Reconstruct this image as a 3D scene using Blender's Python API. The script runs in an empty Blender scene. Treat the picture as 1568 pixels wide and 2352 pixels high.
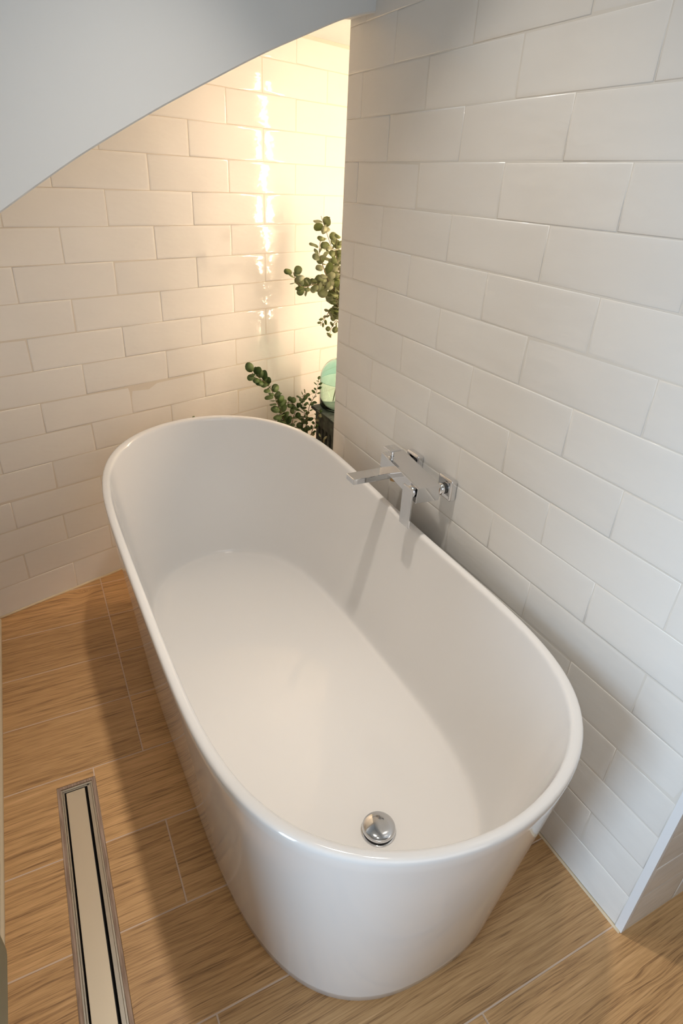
import bpy, bmesh, math, random
from mathutils import Matrix, Vector, Euler
random.seed(7)
C = bpy.context.scene.collection
PI = math.pi

# ------------------------------------------------------------------ camera
cam_d = bpy.data.cameras.new('camera')
cam = bpy.data.objects.new('camera', cam_d); C.objects.link(cam)
R0 = (0.7036033577517897, -0.709112581013685, 0.045843891724481806)
R1 = (-0.3172993061019703, -0.3712498188808657, -0.8726366496590037)
R2 = (0.6358171634263563, 0.5994438417641407, -0.4862135490331776)
M = Matrix(((R0[0], -R1[0], -R2[0], -0.79650), (R0[1], -R1[1], -R2[1], -1.95626),
            (R0[2], -R1[2], -R2[2], 1.38930), (0, 0, 0, 1)))
cam.matrix_world = M
cam_d.sensor_fit = 'HORIZONTAL'; cam_d.sensor_width = 36.0
cam_d.lens = 36.0 * 1365.96 / 1568.0
cam_d.clip_start = 0.01
bpy.context.scene.camera = cam

# ------------------------------------------------------------------ world, exposure
world = bpy.data.worlds.new('world'); bpy.context.scene.world = world
world.use_nodes = True
bg = world.node_tree.nodes['Background']
bg.inputs[0].default_value = (0.80, 0.90, 1.0, 1); bg.inputs[1].default_value = 0.3
vs = bpy.context.scene.view_settings
vs.view_transform = 'Standard'; vs.look = 'None'; vs.gamma = 1.0; vs.use_curve_mapping = False
vs.exposure = -0.07

# ------------------------------------------------------------------ room frame: a across (to the right), b along (towards the camera)
AN = 0.32507918
OX, OY = 0.5975, -0.63736
E = Vector((math.cos(AN), -math.sin(AN), 0)); D = Vector((-math.sin(AN), -math.cos(AN), 0))
def fw(a, b, z=0.0): return Vector((OX, OY, 0)) + E * a + D * b + Vector((0, 0, z))
ROOM = Matrix(((E.x, -D.x, 0, OX), (E.y, -D.y, 0, OY), (0, 0, 1, 0), (0, 0, 0, 1)))   # local x = a, local y = -b
P = 0.30879; H = 0.102

def area(name, loc, target, sx, sy, power, col, shape='RECTANGLE'):
    l = bpy.data.lights.new(name, 'AREA'); l.shape = shape; l.size = sx; l.size_y = sy
    l.energy = power; l.color = col
    ob = bpy.data.objects.new(name, l); C.objects.link(ob)
    ob.location = loc
    ob.rotation_euler = (Vector(target) - Vector(loc)).to_track_quat('-Z', 'Y').to_euler()
    return ob
# daylight arriving low through the opening in the left wall, beside the camera
w_ = area('window_daylight', fw(-2.60, 1.68, 0.80), fw(0.0, 1.25, 0.50), 0.62, 1.35, 15.5, (0.60, 0.79, 1.0)); w_.data.spread = math.radians(110)
# added fill lights behind the camera: high for soffit, low for tub side
w_ = area('soffit_fill_light', fw(-0.72, 2.5, 1.80), fw(-0.62, 0.10, 1.66), 0.8, 0.8, 1.0, (0.50, 0.74, 1.0)); w_.data.spread = math.radians(70)
area('low_fill_light', fw(-0.55, 2.5, 0.95), fw(-0.75, 0.6, 0.35), 1.1, 1.7, 6.8, (1.0, 0.96, 0.92))
# two small recessed ceiling spots over the tub axis
SPOTS = [(-0.45, 0.70), (-0.43, 1.12)]
for i, (a, b) in enumerate(SPOTS):
    s_ = area('spot_light', fw(a, b, 2.375), fw(a, b, 0), 0.09, 0.09, (3.6, 0.8)[i], (1.0, 0.90, 0.79), 'DISK')
    s_.data.spread = math.radians(76)

# ------------------------------------------------------------------ helpers
def tag(o, label=None, cat=None, group=None, kind=None):
    if label: o['label'] = label
    if cat: o['category'] = cat
    if group: o['group'] = group
    if kind: o['kind'] = kind
    return o
def link(name, me, mats, parent=None, smooth=False):
    if smooth:
        for p in me.polygons: p.use_smooth = True
    o = bpy.data.objects.new(name, me); C.objects.link(o)
    for m in (mats if isinstance(mats, (list, tuple)) else [mats]):
        if m and len(me.materials) < len(mats if isinstance(mats, (list, tuple)) else [mats]): me.materials.append(m)
    if parent: o.parent = parent
    return o
def obj(name, bm, mat, parent=None, smooth=False):
    bmesh.ops.recalc_face_normals(bm, faces=bm.faces[:])
    me = bpy.data.meshes.new(name); bm.to_mesh(me); bm.free()
    return link(name, me, mat, parent, smooth)
def empty(name, loc=(0, 0, 0), rz=0.0):
    o = bpy.data.objects.new(name, None); C.objects.link(o); o.location = loc; o.rotation_euler = (0, 0, rz)
    o.empty_display_size = 0.05
    return o
def box(bm, x0, x1, y0, y1, z0, z1, bev=0.0, seg=2):
    vs_ = [bm.verts.new((x, y, z)) for x in (x0, x1) for y in (y0, y1) for z in (z0, z1)]
    idx = [(0, 1, 3, 2), (4, 6, 7, 5), (0, 4, 5, 1), (2, 3, 7, 6), (0, 2, 6, 4), (1, 5, 7, 3)]
    fs = [bm.faces.new([vs_[i] for i in f]) for f in idx]
    if bev > 0:
        es = list({e for f in fs for e in f.edges})
        bmesh.ops.bevel(bm, geom=es, offset=bev, segments=seg, profile=0.6, affect='EDGES', clamp_overlap=True)
    return vs_
def cyl(bm, c, r, h, axis='z', n=32, r2=None):
    r2 = r if r2 is None else r2
    rings = []
    for rr, t in ((r, 0), (r2, h)):
        ring = []
        for i in range(n):
            u, v = rr * math.cos(2 * PI * i / n), rr * math.sin(2 * PI * i / n)
            p = {'z': (u, v, t), 'y': (u, t, v), 'x': (t, u, v)}[axis]
            ring.append(bm.verts.new((c[0] + p[0], c[1] + p[1], c[2] + p[2])))
        rings.append(ring)
    for i in range(n):
        bm.faces.new((rings[0][i], rings[0][(i + 1) % n], rings[1][(i + 1) % n], rings[1][i]))
    bm.faces.new(rings[0]); bm.faces.new(rings[1])
def lathe(bm, prof, c=(0, 0, 0), n=48, cap0=True, cap1=True):
    rings = []
    for r, z in prof:
        rings.append([bm.verts.new((c[0] + r * math.cos(2 * PI * i / n), c[1] + r * math.sin(2 * PI * i / n), c[2] + z)) for i in range(n)])
    for k in range(len(rings) - 1):
        for i in range(n):
            bm.faces.new((rings[k][i], rings[k][(i + 1) % n], rings[k + 1][(i + 1) % n], rings[k + 1][i]))
    if cap0: bm.faces.new(rings[0])
    if cap1: bm.faces.new(rings[-1])
def tube(bm, pts, r0, r1=None, n=8):
    r1 = r0 if r1 is None else r1
    pts = [Vector(p) for p in pts]; rings = []
    for k, p in enumerate(pts):
        t = (pts[min(k + 1, len(pts) - 1)] - pts[max(k - 1, 0)]).normalized()
        s = t.orthogonal().normalized() if k == 0 else (s - t * s.dot(t)).normalized()
        w = t.cross(s); r = r0 + (r1 - r0) * k / (len(pts) - 1)
        rings.append([bm.verts.new(p + s * r * math.cos(2 * PI * i / n) + w * r * math.sin(2 * PI * i / n)) for i in range(n)])
    for k in range(len(rings) - 1):
        for i in range(n):
            bm.faces.new((rings[k][i], rings[k][(i + 1) % n], rings[k + 1][(i + 1) % n], rings[k + 1][i]))
    bm.faces.new(rings[0]); bm.faces.new(rings[-1])

# ------------------------------------------------------------------ materials
def mat(name, col, rough=0.5, metal=0.0, **kw):
    m = bpy.data.materials.new(name); m.use_nodes = True
    b = m.node_tree.nodes['Principled BSDF']
    b.inputs['Base Color'].default_value = (*col, 1); b.inputs['Roughness'].default_value = rough
    b.inputs['Metallic'].default_value = metal
    for k, v in kw.items():
        b.inputs[k.replace('_', ' ')].default_value = v
    return m
def nodes(m): return m.node_tree.nodes, m.node_tree.links, m.node_tree.nodes['Principled BSDF']
def ramp(n, cols):
    r = n.new('ShaderNodeValToRGB'); el = r.color_ramp.elements
    while len(el) < len(cols): el.new(0.5)
    for e_, (p, c) in zip(el, cols): e_.position = p; e_.color = (*c, 1)
    return r

def tile_material(name, ca, cb, rough):
    m = mat(name, ca, rough)
    n, l, b = nodes(m)
    g = n.new('ShaderNodeNewGeometry'); tc = n.new('ShaderNodeTexCoord'); oi = n.new('ShaderNodeObjectInfo')
    # every tile has its own slightly different glaze and its own ripples
    off = n.new('ShaderNodeVectorMath'); off.operation = 'ADD'
    mul = n.new('ShaderNodeMath'); mul.operation = 'MULTIPLY'; mul.inputs[1].default_value = 37.0
    l.new(oi.outputs['Random'], mul.inputs[0])
    l.new(tc.outputs['Object'], off.inputs[0]); l.new(mul.outputs[0], off.inputs[1])
    mp = n.new('ShaderNodeMapping'); mp.inputs['Scale'].default_value = (7, 7, 17)
    l.new(off.outputs[0], mp.inputs[0])
    n1 = n.new('ShaderNodeTexNoise'); n1.inputs['Scale'].default_value = 1.0; n1.inputs['Detail'].default_value = 3.0
    n1.inputs['Roughness'].default_value = 0.5
    l.new(mp.outputs[0], n1.inputs[0])
    mp2 = n.new('ShaderNodeMapping'); mp2.inputs['Scale'].default_value = (30, 30, 95)
    l.new(off.outputs[0], mp2.inputs[0])
    n2 = n.new('ShaderNodeTexNoise'); n2.inputs['Scale'].default_value = 1.0; n2.inputs['Detail'].default_value = 1.0
    l.new(mp2.outputs[0], n2.inputs[0])
    mx = n.new('ShaderNodeMath'); mx.operation = 'MULTIPLY_ADD'; mx.inputs[1].default_value = 0.13
    l.new(n2.outputs[0], mx.inputs[0]); l.new(n1.outputs[0], mx.inputs[2])
    bp = n.new('ShaderNodeBump'); bp.inputs['Strength'].default_value = 0.55; bp.inputs['Distance'].default_value = 0.0032
    l.new(mx.outputs[0], bp.inputs['Height']); l.new(bp.outputs[0], b.inputs['Normal'])
    mixf = n.new('ShaderNodeMath'); mixf.operation = 'MULTIPLY_ADD'; mixf.inputs[1].default_value = 0.7; mixf.use_clamp = True
    l.new(n1.outputs[0], mixf.inputs[0])
    rr = n.new('ShaderNodeMath'); rr.operation = 'MULTIPLY_ADD'; rr.inputs[1].default_value = 0.5; rr.inputs[2].default_value = -0.1
    l.new(oi.outputs['Random'], rr.inputs[0]); l.new(rr.outputs[0], mixf.inputs[2])
    rp = ramp(n, [(0.0, ca), (1.0, cb)]); l.new(mixf.outputs[0], rp.inputs[0]); l.new(rp.outputs[0], b.inputs['Base Color'])
    return m
M_tile = tile_material('glazed_tile', (0.80, 0.775, 0.735), (0.86, 0.835, 0.79), 0.07)
M_tile_r = tile_material('glazed_tile_right', (0.775, 0.765, 0.735), (0.83, 0.82, 0.785), 0.16)
M_grout = mat('wall_grout', (0.70, 0.645, 0.56), 0.9)
M_grout_r = mat('wall_grout_pale', (0.73, 0.71, 0.66), 0.8)
M_plaster = mat('plaster_paint', (0.80, 0.81, 0.80), 0.75)
n, l, b = nodes(M_plaster)
nz = n.new('ShaderNodeTexNoise'); nz.inputs['Scale'].default_value = 60; nz.inputs['Detail'].default_value = 4
bp = n.new('ShaderNodeBump'); bp.inputs['Strength'].default_value = 0.12; bp.inputs['Distance'].default_value = 0.002
tc = n.new('ShaderNodeTexCoord'); l.new(tc.outputs['Object'], nz.inputs[0]); l.new(nz.outputs[0], bp.inputs['Height']); l.new(bp.outputs[0], b.inputs['Normal'])
M_acryl = mat('white_acrylic', (0.82, 0.81, 0.795), 0.09, Coat_Weight=0.25, Coat_Roughness=0.03)
M_chrome = mat('chrome', (0.74, 0.75, 0.77), 0.06, 1.0)
M_dark = mat('black_gap', (0.012, 0.011, 0.010), 0.6)
M_steel = mat('brushed_steel', (0.62, 0.57, 0.49), 0.30, 1.0)
n, l, b = nodes(M_steel)
tc = n.new('ShaderNodeTexCoord'); mp = n.new('ShaderNodeMapping'); mp.inputs['Scale'].default_value = (900, 12, 50)
nz = n.new('ShaderNodeTexNoise'); nz.inputs['Scale'].default_value = 1.0
bp = n.new('ShaderNodeBump'); bp.inputs['Strength'].default_value = 0.05; bp.inputs['Distance'].default_value = 0.0005
l.new(tc.outputs['Object'], mp.inputs[0]); l.new(mp.outputs[0], nz.inputs[0]); l.new(nz.outputs[0], bp.inputs['Height']); l.new(bp.outputs[0], b.inputs['Normal'])
M_panel = mat('drain_cover_metal', (0.78, 0.68, 0.53), 0.38, 0.75)
M_brass = mat('aged_brass', (0.42, 0.27, 0.12), 0.35, 1.0)
M_rubber = mat('black_rubber', (0.02, 0.02, 0.02), 0.5)
M_fgrout = mat('floor_grout', (0.72, 0.55, 0.42), 0.9)
M_pgrout = mat('pink_grout', (0.42, 0.29, 0.22), 0.95)
n, l, b = nodes(M_pgrout)
tc = n.new('ShaderNodeTexCoord'); mp = n.new('ShaderNodeMapping'); mp.inputs['Scale'].default_value = (260, 14, 60)
nz = n.new('ShaderNodeTexNoise'); nz.inputs['Scale'].default_value = 1.0; nz.inputs['Detail'].default_value = 4
l.new(tc.outputs['Object'], mp.inputs[0]); l.new(mp.outputs[0], nz.inputs[0])
rp = ramp(n, [(0.35, (0.27, 0.18, 0.13)), (0.65, (0.48, 0.35, 0.27))]); l.new(nz.outputs[0], rp.inputs[0]); l.new(rp.outputs[0], b.inputs['Base Color'])
M_bead = mat('sealant_bead', (0.72, 0.60, 0.42), 0.6)
M_trim = mat('white_edge_trim', (0.80, 0.82, 0.84), 0.35)
M_sage = mat('sage_lacquer', (0.20, 0.21, 0.135), 0.35)
M_frame = mat('window_paint', (0.8, 0.8, 0.8), 0.4)

# wood-look porcelain
M_wood = mat('wood_look_porcelain', (0.3, 0.18, 0.1), 0.42)
n, l, b = nodes(M_wood)
tc = n.new('ShaderNodeTexCoord'); oi = n.new('ShaderNodeObjectInfo')
mul = n.new('ShaderNodeMath'); mul.operation = 'MULTIPLY'; mul.inputs[1].default_value = 91.0; l.new(oi.outputs['Random'], mul.inputs[0])
off = n.new('ShaderNodeVectorMath'); off.operation = 'ADD'; l.new(tc.outputs['Object'], off.inputs[0]); l.new(mul.outputs[0], off.inputs[1])
def mapped(sc):
    m_ = n.new('ShaderNodeMapping'); m_.inputs['Scale'].default_value = sc; l.new(off.outputs[0], m_.inputs[0]); return m_
def noise(src, det, rough=0.55, dist=0.0):
    z = n.new('ShaderNodeTexNoise'); z.inputs['Scale'].default_value = 1; z.inputs['Detail'].default_value = det
    z.inputs['Roughness'].default_value = rough; z.inputs['Distortion'].default_value = dist
    l.new(src.outputs[0], z.inputs[0]); return z
big = noise(mapped((2.2, 9, 1)), 3, 0.6, 0.8)          # broad dark and light zones
warp = noise(mapped((3.0, 7, 1)), 2)                   # slow bending of the grain
wv = n.new('ShaderNodeVectorMath'); wv.operation = 'MULTIPLY_ADD'
knot = noise(mapped((4.5, 8.5, 1)), 1); kr = n.new('ShaderNodeMapRange'); kr.interpolation_type = 'SMOOTHSTEP'
kr.inputs[1].default_value = 0.63; kr.inputs[2].default_value = 0.82; kr.inputs[3].default_value = 0.016; kr.inputs[4].default_value = 0.055
l.new(knot.outputs[0], kr.inputs[0]); kc = n.new('ShaderNodeCombineXYZ'); l.new(kr.outputs[0], kc.inputs[1]); l.new(kc.outputs[0], wv.inputs[1])
l.new(warp.outputs['Color'], wv.inputs[0]); l.new(off.outputs[0], wv.inputs[2])
mg = n.new('ShaderNodeMapping'); mg.inputs['Scale'].default_value = (11.0, 330, 1); l.new(wv.outputs[0], mg.inputs[0])
grain = noise(mg, 5, 0.62)
mg2 = n.new('ShaderNodeMapping'); mg2.inputs['Scale'].default_value = (16.0, 620, 1); l.new(wv.outputs[0], mg2.inputs[0])
fine = noise(mg2, 2, 0.6)
mg3 = n.new('ShaderNodeMapping'); mg3.inputs['Scale'].default_value = (3.2, 95, 1); l.new(wv.outputs[0], mg3.inputs[0])
bands = noise(mg3, 3, 0.6, 0.6)
s1 = n.new('ShaderNodeMath'); s1.operation = 'MULTIPLY_ADD'; s1.inputs[1].default_value = 0.36; l.new(grain.outputs[0], s1.inputs[0])
s2 = n.new('ShaderNodeMath'); s2.operation = 'MULTIPLY_ADD'; s2.inputs[1].default_value = 0.30; l.new(bands.outputs[0], s2.inputs[0]); l.new(s1.outputs[0], s2.inputs[2])
s3 = n.new('ShaderNodeMath'); s3.operation = 'MULTIPLY_ADD'; s3.inputs[1].default_value = 0.22; l.new(fine.outputs[0], s3.inputs[0]); l.new(s2.outputs[0], s3.inputs[2])
l.new(big.outputs[0], s1.inputs[2])
sb = n.new('ShaderNodeMath'); sb.operation = 'MULTIPLY'; sb.inputs[1].default_value = 0.12
l.new(big.outputs[0], sb.inputs[0]); l.new(sb.outputs[0], s1.inputs[2])
rp = ramp(n, [(0.40, (0.27, 0.145, 0.062)), (0.475, (0.53, 0.305, 0.130)), (0.54, (0.63, 0.375, 0.168)), (0.66, (0.76, 0.48, 0.24))])
l.new(s3.outputs[0], rp.inputs[0])
hs = n.new('ShaderNodeHueSaturation')
vr = n.new('ShaderNodeMath'); vr.operation = 'MULTIPLY_ADD'; vr.inputs[1].default_value = 0.22; vr.inputs[2].default_value = 0.95
l.new(oi.outputs['Random'], vr.inputs[0]); l.new(vr.outputs[0], hs.inputs['Value']); l.new(rp.outputs[0], hs.inputs['Color'])
# dried splashes of white paint and grout haze
spk = noise(mapped((16, 22, 1)), 6, 0.75); spr = ramp(n, [(0.735, (0, 0, 0)), (0.765, (1, 1, 1))]); l.new(spk.outputs[0], spr.inputs[0])
mxs = n.new('ShaderNodeMix'); mxs.data_type = 'RGBA'; l.new(spr.outputs[0], mxs.inputs[0]); l.new(hs.outputs[0], mxs.inputs[6]); mxs.inputs[7].default_value = (0.62, 0.56, 0.48, 1)
l.new(mxs.outputs[2], b.inputs['Base Color'])
bp = n.new('ShaderNodeBump'); bp.inputs['Strength'].default_value = 0.35; bp.inputs['Distance'].default_value = 0.0007
l.new(s3.outputs[0], bp.inputs['Height']); l.new(bp.outputs[0], b.inputs['Normal'])

# ------------------------------------------------------------------ tiles
tile_cache = {}
def tile_mesh(w, h, var, mat_):
    key = (round(w, 4), round(h, 4), var, mat_.name)
    if key in tile_cache: return tile_cache[key]
    rnd = random.Random(len(tile_cache) * 13 + 5)
    # local: x across, z up, y = depth (front face at y = 0, facing -y)
    e1, e2 = min(0.0022, w * 0.2), min(0.008, w * 0.3)
    rings = [(0.0, 0.0032, 0.0), (0.0, 0.0007, 0.0), (e1, 0.0002, 0.0), (e2, 0.0, 0.0)]
    verts, faces = [], []
    dz = [rnd.uniform(-0.00018, 0.00018) for _ in range(4)]
    for k, (ins, dep, _) in enumerate(rings):
        for j, (sx, sz) in enumerate(((-1, -1), (1, -1), (1, 1), (-1, 1))):
            verts.append((sx * (w / 2 - ins), dep - dz[j] * (k > 0), sz * (h / 2 - ins)))
    for k in range(3):
        for j in range(4):
            a, b_ = k * 4 + j, k * 4 + (j + 1) % 4
            faces.append((a, b_, b_ + 4, a + 4))
    c = len(verts); verts.append((rnd.uniform(-.1, .1) * w, rnd.uniform(-0.0004, 0.0002), 0))
    for j in range(4): faces.append((12 + j, 12 + (j + 1) % 4, c))
    me = bpy.data.meshes.new('tile'); me.from_pydata(verts, [], faces); me.materials.append(mat_)
    for p in me.polygons: p.use_smooth = True
    me.update(); tile_cache[key] = me
    return me
def tile_wall(parent, x0, x1, z0, z1, line0, xoff, parity0, mat_, gap=0.0014):
    """tiles in the parent's x/z plane facing -y; line0 = height of the first horizontal joint above z0"""
    zs = [z0]; z = line0
    while z < z1 - 0.02: zs.append(z); z += H
    zs.append(z1)
    for r in range(len(zs) - 1):
        sh = xoff + (P / 2 if (r + parity0) % 2 else 0.0)
        k = math.floor((x0 - sh) / P) + 1
        xs = [x0]
        while sh + k * P < x1 - 0.004:
            if sh + k * P > x0 + 0.004: xs.append(sh + k * P)
            k += 1
        xs.append(x1)
        for i in range(len(xs) - 1):
            w = xs[i + 1] - xs[i] - gap; h = zs[r + 1] - zs[r] - gap
            if w < 0.006 or h < 0.006: continue
            me = tile_mesh(w, h, random.randrange(4), mat_)
            t = bpy.data.objects.new('tile', me); C.objects.link(t); t.parent = parent
            t.location = ((xs[i] + xs[i + 1]) / 2 + random.uniform(-.0004, .0004), random.uniform(-.0003, .0002), (zs[r] + zs[r + 1]) / 2 + random.uniform(-.0004, .0004))
            t.rotation_euler = (random.gauss(0, 0.0022), random.gauss(0, 0.0008), random.gauss(0, 0.0007))
def wall_box(name, x0, x1, z0, z1, thick, mat_, loc, rz, y0=0.0005):
    bm = bmesh.new(); box(bm, x0, x1, y0, thick, z0, z1)
    o = obj(name, bm, mat_); o.location = loc; o.rotation_euler = (0, 0, rz); tag(o, kind='structure'); return o

ZT = 2.4
# back wall: plane y = 0, facing -y
wb = wall_box('wall_back', -0.62, 1.47, 0, 1.83, 0.1, M_grout, (0, 0, 0), 0)
tile_wall(wb, -0.445, 1.45, 0.002, 1.82, 0.1097, 0.0, 1, M_tile)
# right wall (partition beside the tub): local x = b from its far end towards the camera, facing the room
rz = math.atan2(D.y, D.x)
wr = wall_box('wall_right', -0.086, 1.385, 0, ZT, 0.1, M_grout_r, (OX, OY, 0), rz)
wr.matrix_world = Matrix(((D.x, E.x, 0, OX), (D.y, E.y, 0, OY), (0, 0, 1, 0), (0, 0, 0, 1)))
tile_wall(wr, -0.086, 1.371, 0.002, ZT, 0.1106, 0.0, 1, M_tile_r)
# return wall at the near end of the partition: plane b = 1.387, local x = a, facing the camera side
we = wall_box('wall_return', 0.004, 1.2, 0, ZT, 0.1, M_grout_r, (0, 0, 0), 0)
we.matrix_world = Matrix(((E.x, -D.x, 0, fw(0, 1.387).x), (E.y, -D.y, 0, fw(0, 1.387).y), (0, 0, 1, 0), (0, 0, 0, 1)))
tile_wall(we, 0.006, 1.2, 0.002, ZT, 0.1255, 0.165, 0, M_tile_r)
# left wall, parallel to the partition
WLM = Matrix(((-D.x, -E.x, 0, fw(-1.181, 0).x), (-D.y, -E.y, 0, fw(-1.181, 0).y), (0, 0, 1, 0), (0, 0, 0, 1)))
wl = wall_box('wall_left', -1.295, 0.30, 0, ZT, 0.1, M_grout, (0, 0, 0), 0); wl.matrix_world = WLM
tile_wall(wl, -1.295, 0.262, 0.002, 1.13, 0.1097, 0.1, 1, M_tile)
wn = wall_box('wall_left_near', -2.6, -1.745, 0, ZT, 0.1, M_plaster, (0, 0, 0), 0); wn.matrix_world = WLM
wo = wall_box('wall_left_above_opening', -1.744, -1.296, 1.72, ZT, 0.1, M_plaster, (0, 0, 0), 0); wo.matrix_world = WLM
# remaining shell: near wall, right side of the room, alcove walls, ceilings
def shell(name, a0, a1, b0, b1, z0, z1, m_=M_plaster):
    bm = bmesh.new(); box(bm, a0, a1, -b1, -b0, z0, z1)
    o = obj(name, bm, m_); o.matrix_world = ROOM; return tag(o, kind='structure')
shell('wall_near', -1.281, 1.3, 2.6, 2.7, 0, ZT)
shell('wall_far_right', 1.2, 1.3, 1.49, 2.6, 0, ZT)
shell('wall_alcove_near', 0.102, 1.2, 0.08, 0.14, 0, ZT)
bm = bmesh.new(); box(bm, 1.45, 1.53, -1.1, 0.0, 0, ZT)
tag(obj('wall_alcove', bm, M_plaster), kind='structure')
bm = bmesh.new(); box(bm, -0.62, 1.45, -0.553, 0.0, 1.83, 1.90)
tag(obj('ceiling_alcove', bm, M_plaster), kind='structure')
shell('ceiling', -1.281, 1.3, -0.2, 2.7, ZT, ZT + 0.08)

# curved dropped soffit (underside of the stairs) in front of the back wall
cur = [(-0.72, 1.092), (-0.55, 1.205), (-0.379, 1.309), (-0.293, 1.361), (-0.201, 1.414), (-0.064, 1.485), (0.05, 1.54), (0.223, 1.62), (0.35, 1.673), (0.461, 1.718), (0.525, 1.739), (0.585, 1.754), (0.63, 1.76)]
def smoothcurve(pts, sub=4):
    out = []
    for i in range(len(pts) - 1):
        p0, p1, p2, p3 = pts[max(i - 1, 0)], pts[i], pts[i + 1], pts[min(i + 2, len(pts) - 1)]
        for k in range(sub):
            t = k / sub
            out.append(tuple(0.5 * (2 * p1[j] + (p2[j] - p0[j]) * t + (2 * p0[j] - 5 * p1[j] + 4 * p2[j] - p3[j]) * t * t + (3 * p1[j] - p0[j] - 3 * p2[j] + p3[j]) * t ** 3) for j in range(len(p1))))
    out.append(tuple(pts[-1])); return out
cs = smoothcurve(cur)
bm = bmesh.new()
rows = []
for x, z in cs:
    rows.append([bm.verts.new(v) for v in ((x, -0.683, z + 0.004), (x, -0.679, z), (x, -0.556, z), (x, -0.556, ZT), (x, -0.683, ZT))])
for i in range(len(rows) - 1):
    for j in range(5): bm.faces.new((rows[i][j], rows[i][(j + 1) % 5], rows[i + 1][(j + 1) % 5], rows[i + 1][j]))
bm.faces.new(rows[0]); bm.faces.new(rows[-1])
tag(obj('ceiling_soffit', bm, M_plaster), kind='structure')

# corner profile and sealant beads
bm = bmesh.new(); box(bm, 0.0, 0.010, -1.3875, -1.3715, 0.002, ZT, 0.0009, 1); box(bm, -0.0012, 0.0, -1.3875, -1.3715, 0.002, ZT)
o = obj('trim_1', bm, M_trim); o.matrix_world = ROOM; tag(o, kind='structure')
def bead(name, pts, r):
    bm = bmesh.new(); tube(bm, pts, r, r, 8); o = obj(name, bm, M_bead, smooth=True); return tag(o, kind='structure')
rnd = random.Random(3)
bead('trim_2', [(-0.445 + 1.89 * i / 40, -0.002, 0.0005 + rnd.uniform(0, .0012)) for i in range(41)], 0.0042)
bead('trim_3', [fw(-0.0015 - rnd.uniform(0, .001), -0.08 + 1.465 * i / 40, 0.0005) for i in range(41)], 0.0036)
bead('trim_4', [fw(-1.179, -0.26 + 2.8 * i / 50, 0.001) for i in range(51)], 0.0055)

# ------------------------------------------------------------------ floor
def clip(poly, fn):
    out = []
    for i in range(len(poly)):
        p, q = poly[i], poly[(i + 1) % len(poly)]
        fp, fq = fn(p), fn(q)
        if fp >= 0: out.append(p)
        if (fp >= 0) != (fq >= 0):
            t = fp / (fp - fq); out.append((p[0] + (q[0] - p[0]) * t, p[1] + (q[1] - p[1]) * t))
    return out
def prism(bm, poly, z0, z1, inset=0.0):
    n_ = len(poly)
    A = sum(poly[i][0] * poly[(i + 1) % n_][1] - poly[(i + 1) % n_][0] * poly[i][1] for i in range(n_))
    if A < 0: poly = poly[::-1]
    def ins(p):
        out = []
        for i in range(n_):
            p0, p1, p2 = Vector(p[i - 1]), Vector(p[i]), Vector(p[(i + 1) % n_])
            d1, d2 = (p1 - p0).normalized(), (p2 - p1).normalized()
            n1, n2 = Vector((-d1.y, d1.x)), Vector((-d2.y, d2.x))
            k = 1 + n1.dot(n2)
            out.append(tuple(p1 + (n1 + n2) * (inset / max(k, .3))))
        return out
    r0 = [bm.verts.new((x, y, z0)) for x, y in poly]; r1 = [bm.verts.new((x, y, z1 - 0.0006)) for x, y in poly]
    r2 = [bm.verts.new((x, y, z1)) for x, y in ins(poly)]
    for i in range(n_):
        j = (i + 1) % n_
        bm.faces.new((r0[i], r0[j], r1[j], r1[i])); bm.faces.new((r1[i], r1[j], r2[j], r2[i]))
    bm.faces.new(r2); bm.faces.new(r0[::-1])
# slab under everything with the drain trough cut out (built from rectangles in room coordinates)
DA0, DA1, DB0, DB1 = -1.0540, -0.9620, 0.518, 1.62
bm = bmesh.new()
for a0, a1, b0, b1 in ((-3.2, -1.281, 0.9, 2.7), (-1.281, DA0, -1.5, 2.7), (DA1, 1.7, -1.5, 2.7), (DA0, DA1, -1.5, DB0), (DA0, DA1, DB1, 2.7)):
    box(bm, a0, a1, -b1, -b0, -0.05, -0.0008)
box(bm, DA0, DA1, -DB1, -DB0, -0.05, -0.045)
floor = obj('floor', bm, M_fgrout); floor.matrix_world = ROOM; tag(floor, kind='structure')
G = 0.0017
lines = [-1.41, -1.198, -0.984, -0.772, -0.560, -0.3498, -0.1431, 0.0664, 0.2726, 0.4903, 0.7168, 0.9302, 1.1505, 1.3693, 1.585, 1.80, 2.015, 2.23, 2.445, 2.6]
joint = {}
for i in range(len(lines) - 1):
    b0 = lines[i]
    if b0 < 0.45: joint[i] = [-0.8345, 0.365]
    elif b0 < 0.6: joint[i] = [DA1 - 0.0012, 0.234]
    elif b0 < 0.8: joint[i] = [-0.8225, 0.377]
    elif b0 < 1.0: joint[i] = [0.1]
    elif b0 < 1.2: joint[i] = [-0.8209, 0.378]
    elif b0 < 1.4: joint[i] = [-0.3618, 0.84]
    else: joint[i] = [(-0.7, 0.5), (-0.2, 1.0), (0.3,)][i % 3]
joint[12] = [-0.8209, 0.378]
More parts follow.
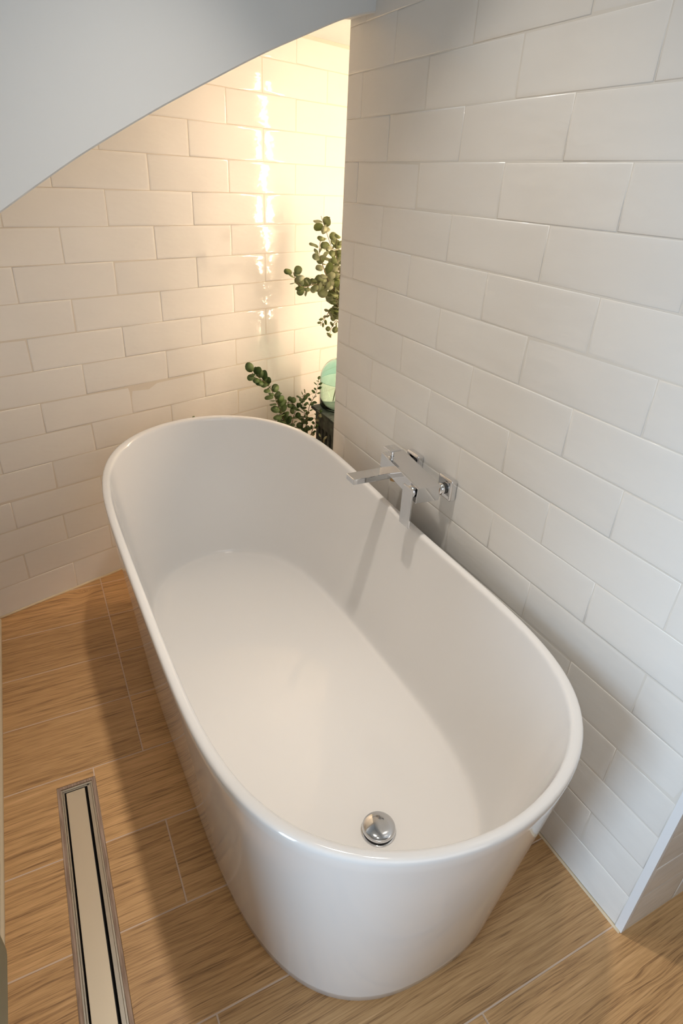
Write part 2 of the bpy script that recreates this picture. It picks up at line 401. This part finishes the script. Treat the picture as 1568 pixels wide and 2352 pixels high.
for i in range(len(lines) - 1):
    b0, b1 = lines[i] + G, lines[i + 1] - G
    js = list(joint[i]); edges = [-1.1795] + js + [1.7]
    for k in range(len(edges) - 1):
        a0 = edges[k] + (G if k else 0); a1 = edges[k + 1] - G
        polys = [[(a0, b0), (a1, b0), (a1, b1), (a0, b1)]]
        if a0 < DA1 - 0.01 and b1 > DB0 and b0 < DB1:      # notch or split around the drain recess
            if b0 < DB0:
                if a1 > DA1 + 0.004: polys = [[(a0, b0), (a1, b0), (a1, b1), (DA1, b1), (DA1, DB0), (DA0, DB0), (DA0, b1), (a0, b1)]]
                else: polys = [[(a0, b0), (a1, b0), (a1, DB0), (DA0, DB0), (DA0, b1), (a0, b1)]]
            elif b1 > DB1: polys = [[(a0, b0), (DA0, b0), (DA0, DB1), (DA1, DB1), (DA1, b0), (a1, b0), (a1, b1), (a0, b1)]] if a1 > DA1 else polys
            else: polys = [[(a0, b0), (DA0, b0), (DA0, b1), (a0, b1)]] + ([[(DA1, b0), (a1, b0), (a1, b1), (DA1, b1)]] if a1 > DA1 else [])
        for poly in polys:
            yy = lambda p: -(OY + E.y * p[0] + D.y * p[1]) - 0.001
            xx = lambda p: 1.449 - (OX + E.x * p[0] + D.x * p[1])
            poly = clip(clip(poly, yy), xx)
            poly = [p for j, p in enumerate(poly) if math.hypot(p[0] - poly[j - 1][0], p[1] - poly[j - 1][1]) > 1e-4]
            if len(poly) < 3: continue
            ar = abs(sum(poly[j][0] * poly[(j + 1) % len(poly)][1] - poly[(j + 1) % len(poly)][0] * poly[j][1] for j in range(len(poly)))) / 2
            if ar < 0.0006: continue
            bm = bmesh.new(); prism(bm, [(p[0], -p[1]) for p in poly], -0.008, random.uniform(-0.0002, 0.0002), 0.0008)
            o = obj('plank', bm, M_wood, floor)

# ------------------------------------------------------------------ linear drain
dr = empty('linear_drain'); dr.matrix_world = Matrix.Translation(fw(-1.008, 0.53, 0)) @ ROOM.to_3x3().to_4x4()
tag(dr, 'long narrow steel linear drain set into the wood-look floor left of the bathtub', 'floor drain')
L = 1.06
def ring_box(bm, x0, x1, l0, l1, wx, z0, z1, bev=0.0, wr_=None):
    box(bm, x0, x0 + wx, -l1, -l0, z0, z1, bev, 1); box(bm, x1 - (wr_ or wx), x1, -l1, -l0, z0, z1, bev, 1)
    box(bm, x0 + wx, x1 - wx, -l0 - wx, -l0, z0, z1, bev, 1); box(bm, x0 + wx, x1 - wx, -l1, -l1 + wx, z0, z1, bev, 1)
bm = bmesh.new(); ring_box(bm, -0.0457, 0.0455, -0.0115, L + 0.005, 0.0082, -0.04, -0.0014)
o = obj('grout_border', bm, M_pgrout, dr); o['label'] = 'rough pinkish grout border'
bm = bmesh.new(); ring_box(bm, -0.0373, 0.0371, 0.0, L, 0.0042, -0.04, 0.0006, 0.0006)
obj('frame', bm, M_steel, dr)
bm = bmesh.new(); ring_box(bm, -0.0330, 0.0328, 0.0043, L - .004, 0.0034, -0.04, -0.003, 0.0004, 0.0085)
obj('inner_frame', bm, M_steel, dr)
bm = bmesh.new(); box(bm, -0.0295, 0.0293, -L + .008, -0.008, -0.0445, -0.030)
obj('channel', bm, M_dark, dr)
bm = bmesh.new(); box(bm, -0.0255, 0.0185, -L + .012, -0.013, -0.004, 0.0002, 0.0008, 2)
o = obj('cover_plate', bm, M_panel, dr); o['label'] = 'plain beige reflecting cover plate'

# ------------------------------------------------------------------ bathtub
TX, TY, TAN = 0.014736, -1.023263, 1.276955
A0, B0, M0, N0 = 0.7997, 0.3715, 5.2093, 1.9096
def zr(x):
    t = x / 0.8
    return 0.57985 + 0.04232 * t + 0.03659 * t * t + 0.0041 * t ** 3
def outline(a, b, m, n_, N=160, cx=0.0):
    pts = []; K = 3000
    for i in range(K):
        t = 2 * PI * i / K; c, s = math.cos(t), math.sin(t)
        pts.append((cx + a * math.copysign(abs(c) ** (2 / m), c), b * math.copysign(abs(s) ** (2 / n_), s)))
    cum = [0.0]
    for i in range(K):
        p, q = pts[i], pts[(i + 1) % K]; cum.append(cum[-1] + math.hypot(q[0] - p[0], q[1] - p[1]))
    out = []; j = 0
    for i in range(N):
        s = cum[-1] * i / N
        while cum[j + 1] < s: j += 1
        t = (s - cum[j]) / max(cum[j + 1] - cum[j], 1e-12)
        p, q = pts[j % K], pts[(j + 1) % K]; out.append((p[0] + (q[0] - p[0]) * t, p[1] + (q[1] - p[1]) * t))
    return out
NT = 176
base_o = outline(0.725, 0.324, 4.6, 2.45, NT); rim_o = outline(A0, B0, M0, N0, NT)
def inset_rim(d): return outline(A0 - d, B0 - d, M0, N0, NT)
pan_o = outline(0.655, 0.262, 3.4, 2.35, NT, 0.035)
tub = empty('bathtub', (TX, TY, 0), TAN)
tag(tub, 'large white oval freestanding bathtub standing on the wood-look floor along the right wall', 'bathtub')
levels = []
levels.append([(x * .965, y * .93, 0.012) for x, y in base_o])
levels.append([(x * .985, y * .97, 0.0) for x, y in base_o])
levels.append([(x, y, 0.004) for x, y in base_o])
for k in range(1, 25):
    t = k / 24
    s = t ** 1.05
    levels.append([(bx + (rx - bx) * s, by + (ry - by) * s, 0.004 + (zr(rx) - 0.010 - 0.004) * t) for (bx, by), (rx, ry) in zip(base_o, rim_o)])
for d, dz in ((0.0004, -0.0062), (0.0018, -0.0026), (0.0045, -0.0006), (0.008, 0.0), (0.013, 0.0), (0.0165, -0.0009), (0.0192, -0.0032), (0.0208, -0.007), (0.0216, -0.012)):
    ro = inset_rim(d); levels.append([(x, y, zr(x) + dz) for x, y in ro])
ri = inset_rim(0.0216)
ZP = 0.14
for k in range(1, 45):
    u = k / 44
    d = math.sin(u * PI / 2) ** 0.75
    g = 0.50 * d + 0.50 * (1 - (1 - d ** 7.5) ** (1 / 7.5))
    levels.append([(x0 + (x1 - x0) * g, y0 + (y1 - y0) * g, (zr(x0) - 0.012) + (ZP - zr(x0) + 0.012) * d) for (x0, y0), (x1, y1) in zip(ri, pan_o)])
for f, dz in ((0.9, -.0016), (0.78, -.003), (0.6, -.0045), (0.4, -.0055), (0.2, -.006)):
    levels.append([(0.035 + (x - 0.035) * f, y * f, ZP + dz) for x, y in pan_o])
verts, faces = [], []
for lv in levels: verts += lv
for k in range(len(levels) - 1):
    for i in range(NT):
        j = (i + 1) % NT
        faces.append((k * NT + i, k * NT + j, (k + 1) * NT + j, (k + 1) * NT + i))
faces.append(tuple(range(NT))[::-1]); faces.append(tuple((len(levels) - 1) * NT + i for i in range(NT)))
me = bpy.data.meshes.new('shell'); me.from_pydata(verts, [], faces); me.update()
bm = bmesh.new(); bm.from_mesh(me)
sh = obj('shell', bm, M_acryl, tub, True)
# click-clack waste with domed chrome cap
DX, DY, DZ = -0.484, 0.0, ZP - 0.0035
bm = bmesh.new(); lathe(bm, [(0.0395, -0.001), (0.0395, 0.0022), (0.037, 0.0036), (0.033, 0.0036), (0.031, 0.0022)], (DX, DY, DZ), 48)
wst = obj('waste_ring', bm, M_chrome, tub, True)
bm = bmesh.new(); cyl(bm, (DX, DY, DZ + .002), 0.032, 0.0105)
obj('seal', bm, M_rubber, wst)
bm = bmesh.new()
prof = [(0.030, 0.0115), (0.0355, 0.0118), (0.0372, 0.0130), (0.0370, 0.0142)]
for k in range(1, 12):
    th = k / 11 * PI / 2; prof.append((max(0.0366 * math.cos(th), 0.0004), 0.0148 + 0.0080 * math.sin(th)))
lathe(bm, prof, (DX, DY, DZ), 64)
o = obj('drain_plug', bm, M_chrome, tub, True); o['label'] = 'round domed chrome drain plug'

# ------------------------------------------------------------------ bath mixer on the right wall (local x = b, local y = out of the wall, z up)
fa = empty('bath_mixer'); fa.matrix_world = Matrix(((D.x, -E.x, 0, OX), (D.y, -E.y, 0, OY), (0, 0, 1, 0), (0, 0, 0, 1)))
BR = Matrix.Translation((0.6, 0.06, 0.70)) @ Matrix.Rotation(0.0716, 4, 'Z') @ Matrix.Rotation(0.062, 4, 'Y') @ Matrix.Translation((-0.6, -0.06, -0.70))   # the body hangs a little skew
tag(fa, 'chrome square wall-mounted bath mixer tap with flat spout above the tub rim', 'tap')
for s, dz in ((0.4435, 0.0045), (0.6005, 0.0)):
    bm = bmesh.new(); box(bm, s - .029, s + .029, 0.0006, 0.021, 0.681 + dz, 0.739 + dz, 0.0065, 4)
    es = obj('escutcheon', bm, M_chrome, fa, True)
    bm = bmesh.new(); cyl(bm, (s, 0.019, 0.7085 + dz), 0.0135, 0.020, 'y', 32)
    u_ = obj('union_nut', bm, M_chrome, es, True)
    bm = bmesh.new(); cyl(bm, (s, 0.022, 0.7085 + dz), 0.0146, 0.0035, 'y', 32)
    obj('gasket', bm, M_rubber, es, True)
    bm = bmesh.new(); cyl(bm, (s, 0.0275, 0.7085 + dz), 0.0150, 0.0055, 'y', 32)
    obj('collar', bm, M_chrome, es, True)
def flat(o):
    for p in o.data.polygons: p.use_smooth = False
    return o
bm = bmesh.new(); box(bm, 0.3955, 0.607, 0.037, 0.105, 0.6803, 0.7238, 0.0012, 2)
flat(obj('body', bm, M_chrome, fa)).matrix_local = BR
bm = bmesh.new(); box(bm, 0.412, 0.455, 0.088, 0.207, 0.682, 0.6985, 0.0016, 2)
sp = flat(obj('spout', bm, M_chrome, fa))
bm = bmesh.new(); cyl(bm, (0.4335, 0.190, 0.6795), 0.0105, 0.004, 'z', 24)
obj('aerator', bm, M_dark, sp, True)
bm = bmesh.new(); cyl(bm, (0.434, 0.066, 0.664), 0.0125, 0.028, 'z', 28)
o = obj('hose_outlet', bm, M_brass, fa, True); o['label'] = 'brass-coloured hose outlet'
bm = bmesh.new(); cyl(bm, (0.430, 0.078, 0.7325), 0.0095, 0.0022, 'z', 28); cyl(bm, (0.430, 0.078, 0.7245), 0.0058, 0.033, 'z', 24)
kn = obj('diverter_stem', bm, M_chrome, fa, True)
bm = bmesh.new(); box(bm, 0.4115, 0.4490, 0.0605, 0.0965, 0.7565, 0.7620, 0.0024, 3)
obj('diverter_knob', bm, M_chrome, fa)
bm = bmesh.new(); cyl(bm, (0.5765, 0.095, 0.7025), 0.0160, 0.017, 'y', 32)
obj('cartridge', bm, M_chrome, fa, True)
bm = bmesh.new(); box(bm, 0.5525, 0.5965, 0.1110, 0.1165, 0.6045, 0.7175, 0.0013, 2)
flat(obj('lever', bm, M_chrome, fa))

# ------------------------------------------------------------------ crate, glass jug
M_crate = mat('weathered_green_paint', (0.055, 0.07, 0.062), 0.7)
n, l, b = nodes(M_crate)
tc = n.new('ShaderNodeTexCoord'); nz = n.new('ShaderNodeTexNoise'); nz.inputs['Scale'].default_value = 45; nz.inputs['Detail'].default_value = 6
l.new(tc.outputs['Object'], nz.inputs[0]); rp = ramp(n, [(0.35, (0.030, 0.040, 0.036)), (0.62, (0.085, 0.105, 0.092)), (0.78, (0.16, 0.17, 0.14))])
l.new(nz.outputs[0], rp.inputs[0]); l.new(rp.outputs[0], b.inputs['Base Color'])
cr = empty('wooden_crate'); cp = Vector((0.8930, -0.190, 0))
cr.matrix_world = Matrix(((E.x, -D.x, 0, cp.x), (E.y, -D.y, 0, cp.y), (0, 0, 1, 0), (0, 0, 0, 1)))   # x to the right, -y towards the camera
tag(cr, 'dark green slatted wooden crate behind the tub, under the green glass jug', 'crate')
CW, CL, CH = 0.24, 0.22, 0.535
for x in (0.0, CW - 0.024):
    for y in (0.0, CL - 0.024):
        bm = bmesh.new(); box(bm, x, x + 0.024, -y - 0.024, -y, 0.002, CH - 0.014, 0.0015, 1); obj('post', bm, M_crate, cr)
for zt, hh in ((CH - 0.069, 0.055), (0.02, 0.055)):
    for side in range(4):
        bm = bmesh.new()
        if side == 0: box(bm, -0.008, 0.0, -CL, 0, zt, zt + hh, 0.001, 1)
        if side == 1: box(bm, CW, CW + .008, -CL, 0, zt, zt + hh, 0.001, 1)
        if side == 2: box(bm, 0, CW, 0, 0.008, zt, zt + hh, 0.001, 1)
        if side == 3: box(bm, 0, CW, -CL - 0.008, -CL, zt, zt + hh, 0.001, 1)
        obj('rail', bm, M_crate, cr)
bm = bmesh.new(); box(bm, 0.026, CW - 0.026, -CL + 0.026, -0.026, 0.02, CH - 0.02); obj('slot_shade', bm, M_dark, cr)  # added dark block that puts shade behind the slots
for i in range(6):                                    # upright slats with open slots between them
    y0 = 0.005 + i * 0.0365
    for x0, x1 in ((-0.006, 0.0), (CW, CW + 0.006)):
        bm = bmesh.new(); box(bm, x0, x1, -y0 - 0.0215, -y0, 0.075, CH - 0.069, 0.0008, 1); obj('slat', bm, M_crate, cr)
for i in range(7):
    x0 = 0.003 + i * 0.0345
    for y0, y1 in ((0.0, 0.006), (-CL - 0.006, -CL)):
        bm = bmesh.new(); box(bm, x0, x0 + 0.0215, y0, y1, 0.075, CH - 0.069, 0.0008, 1); obj('slat', bm, M_crate, cr)
for i in range(3):
    bm = bmesh.new(); box(bm, -0.010, CW + 0.010, -0.010 - CL + i * 0.0925, -0.010 - CL + i * 0.0925 + 0.090, CH - 0.014, CH, 0.002, 2); obj('top_board', bm, M_crate, cr)

M_glass = mat('aqua_glass', (0.80, 0.965, 0.91), 0.03, 0.0, Transmission_Weight=1.0, IOR=1.45)
JX, JY = 0.985, -0.250
jg = empty('glass_jug', (JX, JY, CH + 0.001))
tag(jg, 'pale aqua-green glass jug on the dark crate, half hidden by the right wall', 'jug')
po = [(0.082, 0.0), (0.095, 0.004), (0.100, 0.014), (0.101, 0.05), (0.101, 0.118)]
for k in range(1, 10):
    th = k / 10 * PI / 2; po.append((0.030 + 0.071 * math.cos(th), 0.118 + 0.088 * math.sin(th)))
po += [(0.028, 0.215), (0.025, 0.235), (0.025, 0.275), (0.031, 0.280), (0.031, 0.290), (0.024, 0.292)]
pi_ = [(max(r - 0.0035, 0.004), z) for r, z in po[::-1]]
pi_ = [(r, z) for r, z in pi_[1:-2]] + [(0.078, 0.006), (0.002, 0.010)]
bm = bmesh.new(); lathe(bm, po + pi_, (0, 0, 0), 56, True, True)
M_glass_refl = mat('shoulder_reflection_tint', (0.58, 0.86, 0.84), 0.03, 0.0, Transmission_Weight=1.0, IOR=1.45)  # teal tint on the dome stands for a reflection in the glass
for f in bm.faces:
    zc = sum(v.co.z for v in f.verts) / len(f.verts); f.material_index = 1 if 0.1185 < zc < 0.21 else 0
gb = obj('glass_body', bm, [M_glass, M_glass_refl], jg, True)
bm = bmesh.new()
lathe(bm, [(0.1011, 0.1174), (0.1014, 0.1180), (0.1011, 0.1186)], (0, 0, 0), 56, False, False)
o = obj('seam_reflection', bm, mat('reflection_line_teal', (0.16, 0.42, 0.38), 0.1, 0.0), jg, True)  # dark line painted where the reflection on the dome ends

# ------------------------------------------------------------------ eucalyptus
def leaf_mat(name, c0, c1, tr):
    m = mat(name, c0, 0.45); n, l, b = nodes(m)
    oi = n.new('ShaderNodeObjectInfo'); rp = ramp(n, [(0.0, c0), (1.0, c1)]); l.new(oi.outputs['Random'], rp.inputs[0]); l.new(rp.outputs[0], b.inputs['Base Color'])
    t = n.new('ShaderNodeBsdfTranslucent'); l.new(rp.outputs[0], t.inputs[0]); mx = n.new('ShaderNodeMixShader'); mx.inputs[0].default_value = tr
    out = n['Material Output']; l.new(b.outputs[0], mx.inputs[1]); l.new(t.outputs[0], mx.inputs[2]); l.new(mx.outputs[0], out.inputs[0]); return m
M_leaf_up = leaf_mat('pale_eucalyptus_leaf', (0.30, 0.37, 0.13), (0.66, 0.69, 0.50), 0.45)
M_leaf_lo = leaf_mat('dark_eucalyptus_leaf', (0.075, 0.145, 0.03), (0.23, 0.33, 0.12), 0.28)
M_leaf_pale = leaf_mat('cream_eucalyptus_leaf', (0.50, 0.50, 0.26), (0.62, 0.58, 0.36), 0.3)
M_stem = mat('reddish_stem', (0.13, 0.085, 0.035), 0.6)
def leaf_mesh(kind, mat_, w=0.5):
    bm = bmesh.new(); c = bm.verts.new((0, 0.48, -0.02)); ring = []
    N = 12
    for i in range(N):
        t = 2 * PI * i / N; x = w * math.sin(t); y = 0.5 - 0.5 * math.cos(t)
        if kind == 'long': x *= 1 - 0.35 * (y - 0.4) ** 2
        ring.append(bm.verts.new((x, y, 0.30 * x * x + 0.10 * math.sin(3 * t) * abs(x) + 0.08 * y * y)))
    back = bm.verts.new((0, 0.48, -0.045))
    for i in range(N):
        bm.faces.new((c, ring[i], ring[(i + 1) % N])); bm.faces.new((back, ring[(i + 1) % N], ring[i]))
    me = bpy.data.meshes.new('leaf'); bm.to_mesh(me); bm.free(); me.materials.append(mat_)
    for p in me.polygons: p.use_smooth = True
    return me
CAMP = Vector((-0.7965, -1.9563, 1.3893))
def branch(label, pts, mats_, size, step, group, kind='round', taper=0.45, w=0.5, seed=0, start=0.0):
    rnd = random.Random(seed)
    path = [Vector(p) for p in smoothcurve(pts, 6)]
    root = empty('eucalyptus_branch', path[0])
    tag(root, label, 'branch', group)
    bm = bmesh.new(); tube(bm, [p - path[0] for p in path], 0.0022, 0.0009, 6); obj('stem', bm, M_stem, root, True)
    meshes = [leaf_mesh(kind, m_, w) for m_ in mats_]
    cum = [0.0]
    for i in range(len(path) - 1): cum.append(cum[-1] + (path[i + 1] - path[i]).length)
    s = start; k = 0; tot = cum[-1]
    while s < tot:
        j = max(i for i in range(len(cum)) if cum[i] <= s); j = min(j, len(path) - 2)
        t = (s - cum[j]) / (cum[j + 1] - cum[j]); p = path[j].lerp(path[j + 1], t); tan = (path[j + 1] - path[j]).normalized()
        side = tan.cross((CAMP - p).normalized()).normalized()
        roll = (k % 2) * 1.1 + rnd.uniform(-0.5, 0.5)
        for sg in (-1, 1):
            dirv = (Matrix.Rotation(roll, 3, tan) @ side) * sg + tan * rnd.uniform(0.15, 0.7)
            dirv = (dirv + Vector((rnd.uniform(-.25, .25), rnd.uniform(-.25, .25), rnd.uniform(-.25, .25)))).normalized()
            # leaf plane normal leans along the stem and towards the viewer's side of the room
            nrm = (tan * rnd.uniform(0.2, 0.9) + (CAMP - p).normalized() * rnd.uniform(-0.2, 1.0) + Vector((rnd.uniform(-.5, .5), rnd.uniform(-.5, .5), rnd.uniform(-.2, .6))))
            nrm = (nrm - dirv * nrm.dot(dirv)).normalized(); x_ = dirv.cross(nrm).normalized()
            f = size * (1 - taper * (s / tot)) * rnd.uniform(0.78, 1.15)
            o = bpy.data.objects.new('leaf', meshes[rnd.randrange(len(meshes))]); C.objects.link(o); o.parent = root
            q = p + dirv * 0.004 - path[0]
            if (q + path[0] + dirv * f).y > -0.004: continue
            o.matrix_local = Matrix(((x_.x * f, dirv.x * f, nrm.x * f, q.x), (x_.y * f, dirv.y * f, nrm.y * f, q.y), (x_.z * f, dirv.z * f, nrm.z * f, q.z), (0, 0, 0, 1)))
        s += step * (1 - 0.35 * s / tot) * rnd.uniform(0.85, 1.15); k += 1
    return root
NK = (JX, JY, CH + 0.26)
GU, GL = 'eucalyptus branches standing in the glass jug', 'eucalyptus branches lying behind the tub'
UP, LO, PA = [M_leaf_up], [M_leaf_lo], [M_leaf_pale]
JB = (JX - 0.03, JY, CH + 0.03)
branch('tallest pale green eucalyptus branch, its tip highest against the bright tiles', [JB, NK, (0.978, -0.20, 0.953), (0.985, -0.18, 1.049), (0.981, -0.16, 1.142), (0.964, -0.14, 1.211), (0.951, -0.12, 1.268)], UP, 0.060, 0.033, GU, seed=1, start=0.40)
branch('eucalyptus branch with big round leaves curving up to the left of the tallest one', [(JX - .02, JY - .01, CH + .02), (JX - .006, JY - .006, CH + 0.27), (0.941, -0.24, 0.979), (0.885, -0.25, 1.041), (0.825, -0.27, 1.113), (0.795, -0.28, 1.162), (0.800, -0.28, 1.205)], UP, 0.056, 0.031, GU, seed=2, start=0.36)
branch('eucalyptus branch reaching farthest left with grey-green round leaves, middle of the tile wall', [(JX - .04, JY + .02, CH + .03), (JX - .01, JY, CH + 0.27), (0.955, -0.22, 0.957), (0.876, -0.24, 1.032), (0.793, -0.26, 1.050), (0.717, -0.28, 1.050), (0.677, -0.29, 1.076), (0.662, -0.29, 1.105)], UP, 0.052, 0.030, GU, seed=3, start=0.36)
branch('thin drooping eucalyptus branch with small leaves beside the wall edge, below the big cluster', [(JX - .01, JY + .03, CH + .04), (JX - .004, JY + .006, CH + 0.27), (0.981, -0.2, 0.927), (0.944, -0.2, 0.936), (0.916, -0.2, 0.912), (0.886, -0.2, 0.882)], UP, 0.038, 0.026, GU, kind='long', w=0.30, seed=4, start=0.42)
branch('short hanging eucalyptus sprig with one round leaf just above the glass jug', [(JX + .01, JY + .02, CH + .04), (JX + .004, JY + .004, CH + 0.27), (0.966, -0.22, 0.889), (0.939, -0.22, 0.884), (0.921, -0.22, 0.850)], UP, 0.042, 0.028, GU, seed=5, start=0.335)
branch('upright eucalyptus branch right at the wall edge with dense small leaves', [(JX + .02, JY - .02, CH + .04), (JX + .005, JY - .004, CH + 0.27), (0.985, -0.21, 0.93), (0.965, -0.22, 1.04), (0.945, -0.22, 1.119), (0.918, -0.24, 1.168), (0.922, -0.24, 1.205)], UP, 0.046, 0.027, GU, seed=6, start=0.36)
branch('eucalyptus branch with silvery leaves in the middle of the dense cluster at the wall edge', [(JX + .01, JY - .03, CH + .04), (JX + .003, JY - .006, CH + 0.27), (0.955, -0.24, 0.93), (0.915, -0.255, 0.99), (0.925, -0.26, 1.07), (0.900, -0.27, 1.13)], UP, 0.044, 0.024, GU, seed=21, start=0.34)
branch('dark green eucalyptus branch leaning farthest left above the tub rim, tip against the tiles', [(0.86, -0.13, 0.006), (0.80, -0.15, 0.25), (0.762, -0.16, 0.43), (0.726, -0.16, 0.519), (0.690, -0.16, 0.602), (0.655, -0.16, 0.666), (0.598, -0.17, 0.713), (0.556, -0.18, 0.742)], LO, 0.037, 0.023, GL, kind='long', w=0.42, taper=0.05, seed=7, start=0.42)
branch('eucalyptus branch with opposite oval leaves rising in front of the glass jug', [(0.875, -0.13, 0.006), (0.868, -0.145, 0.302), (0.860, -0.16, 0.469), (0.862, -0.175, 0.550), (0.872, -0.200, 0.603), (0.872, -0.215, 0.672)], LO, 0.034, 0.030, GL, kind='long', w=0.36, seed=8, start=0.38)
branch('dark leafy eucalyptus branch between the leftmost one and the tangle by the crate', [(0.78, -0.10, 0.006), (0.765, -0.12, 0.36), (0.752, -0.13, 0.47), (0.730, -0.13, 0.545), (0.745, -0.12, 0.585)], LO, 0.036, 0.020, GL, kind='long', w=0.42, seed=22, start=0.36)
branch('small dark eucalyptus branch crossing leftwards just above the tub rim', [(0.82, -0.11, 0.006), (0.805, -0.12, 0.368), (0.814, -0.12, 0.477), (0.834, -0.12, 0.526), (0.804, -0.12, 0.557), (0.765, -0.12, 0.565)], LO, 0.040, 0.025, GL, seed=9, start=0.38)
branch('dark eucalyptus branch in the thickest part of the tangle above the tub rim', [(0.85, -0.12, 0.006), (0.845, -0.13, 0.28), (0.855, -0.14, 0.443), (0.872, -0.13, 0.506), (0.866, -0.12, 0.563), (0.892, -0.12, 0.583)], LO, 0.042, 0.022, GL, seed=10, start=0.36)
branch('eucalyptus branch with a few small leaves directly left of the dark crate', [(0.822, -0.19, 0.006), (0.832, -0.205, 0.300), (0.838, -0.21, 0.424), (0.842, -0.23, 0.481), (0.852, -0.238, 0.520), (0.860, -0.243, 0.552)], LO + PA, 0.030, 0.028, GL, seed=11, start=0.36)
branch('pale cream eucalyptus sprig lying low against the front of the dark crate', [(0.800, -0.30, 0.006), (0.795, -0.31, 0.330), (0.818, -0.312, 0.417), (0.800, -0.312, 0.462)], PA, 0.036, 0.028, GL, kind='long', w=0.22, seed=12, start=0.37)
branch('tiny leaf tip peeking over the tub rim near the left of the far end', [(0.37, -0.05, 0.006), (0.362, -0.055, 0.483), (0.365, -0.055, 0.537), (0.366, -0.06, 0.572)], LO, 0.018, 0.016, GL, seed=13, start=0.50)

# ------------------------------------------------------------------ lamp hidden behind the right wall; its light and reflection show on the back tiles
M_glow = bpy.data.materials.new('warm_tube'); M_glow.use_nodes = True
n = M_glow.node_tree.nodes; n.clear(); em = n.new('ShaderNodeEmission'); ou = n.new('ShaderNodeOutputMaterial'); M_glow.node_tree.links.new(em.outputs[0], ou.inputs[0])
em.inputs[0].default_value = (1.0, 0.73, 0.49, 1); em.inputs[1].default_value = 104.0
lp = empty('tube_lamp', (1.334, -0.70, 0))
tag(lp, 'slender upright warm tube lamp in the alcove behind the right wall', 'lamp')
bm = bmesh.new(); cyl(bm, (0, 0, 0.001), 0.060, 0.018, 'z', 40); obj('base', bm, M_dark, lp)
bm = bmesh.new(); cyl(bm, (0, 0, 0.018), 0.009, 0.43, 'z', 20); obj('pole', bm, M_chrome, lp, True)
bm = bmesh.new(); cyl(bm, (0, 0, 0.448), 0.0085, 1.33, 'z', 24); obj('glowing_tube', bm, M_glow, lp, True)

# ------------------------------------------------------------------ ceiling spots, window, wall-hung unit
for i, (a, b_) in enumerate(SPOTS):
    c_ = fw(a, b_, 0); t = empty('ceiling_light', (c_.x, c_.y, ZT)); tag(t, ('recessed round ceiling spot above the middle of the bathtub', 'recessed round ceiling spot above the drain end of the bathtub')[i], 'ceiling light', 'recessed ceiling spots')
    bm = bmesh.new(); lathe(bm, [(0.048, -0.001), (0.060, -0.001), (0.060, -0.008), (0.050, -0.012), (0.048, -0.008)], (0, 0, 0), 40, False, False)
    obj('rim', bm, M_trim, t, True)
wi = bmesh.new()
for (x0, x1, z0, z1) in ((1.296, 1.316, 0.0, 1.719), (1.720, 1.744, 0.0, 1.719), (1.316, 1.720, 1.695, 1.719)):
    box(wi, -1.285, -1.176, -x1, -x0, z0, z1)
o = obj('door_1', wi, M_frame); o.matrix_world = ROOM; tag(o, kind='structure')
su = empty('wall_cabinet'); su.matrix_world = Matrix.Translation(fw(-1.1785, 1.004, 0.30)) @ ROOM.to_3x3().to_4x4()
tag(su, 'sage green rounded unit hung on the left wall at the photo lower left edge', 'cabinet')
bm = bmesh.new(); vs_ = box(bm, 0.0005, 0.0665, -0.28, 0.0, 0.0, 0.30)
bmesh.ops.bevel(bm, geom=[e_ for e_ in bm.edges if all(v.co.x > .06 for v in e_.verts) and abs(e_.verts[0].co.y - e_.verts[1].co.y) < 1e-6], offset=0.05, segments=8, profile=0.5, affect='EDGES')
obj('body', bm, M_sage, su)
bm = bmesh.new(); box(bm, 0.0005, 0.060, -0.275, -0.01, 0.3005, 0.306, 0.002, 2); obj('lid', bm, M_sage, su)
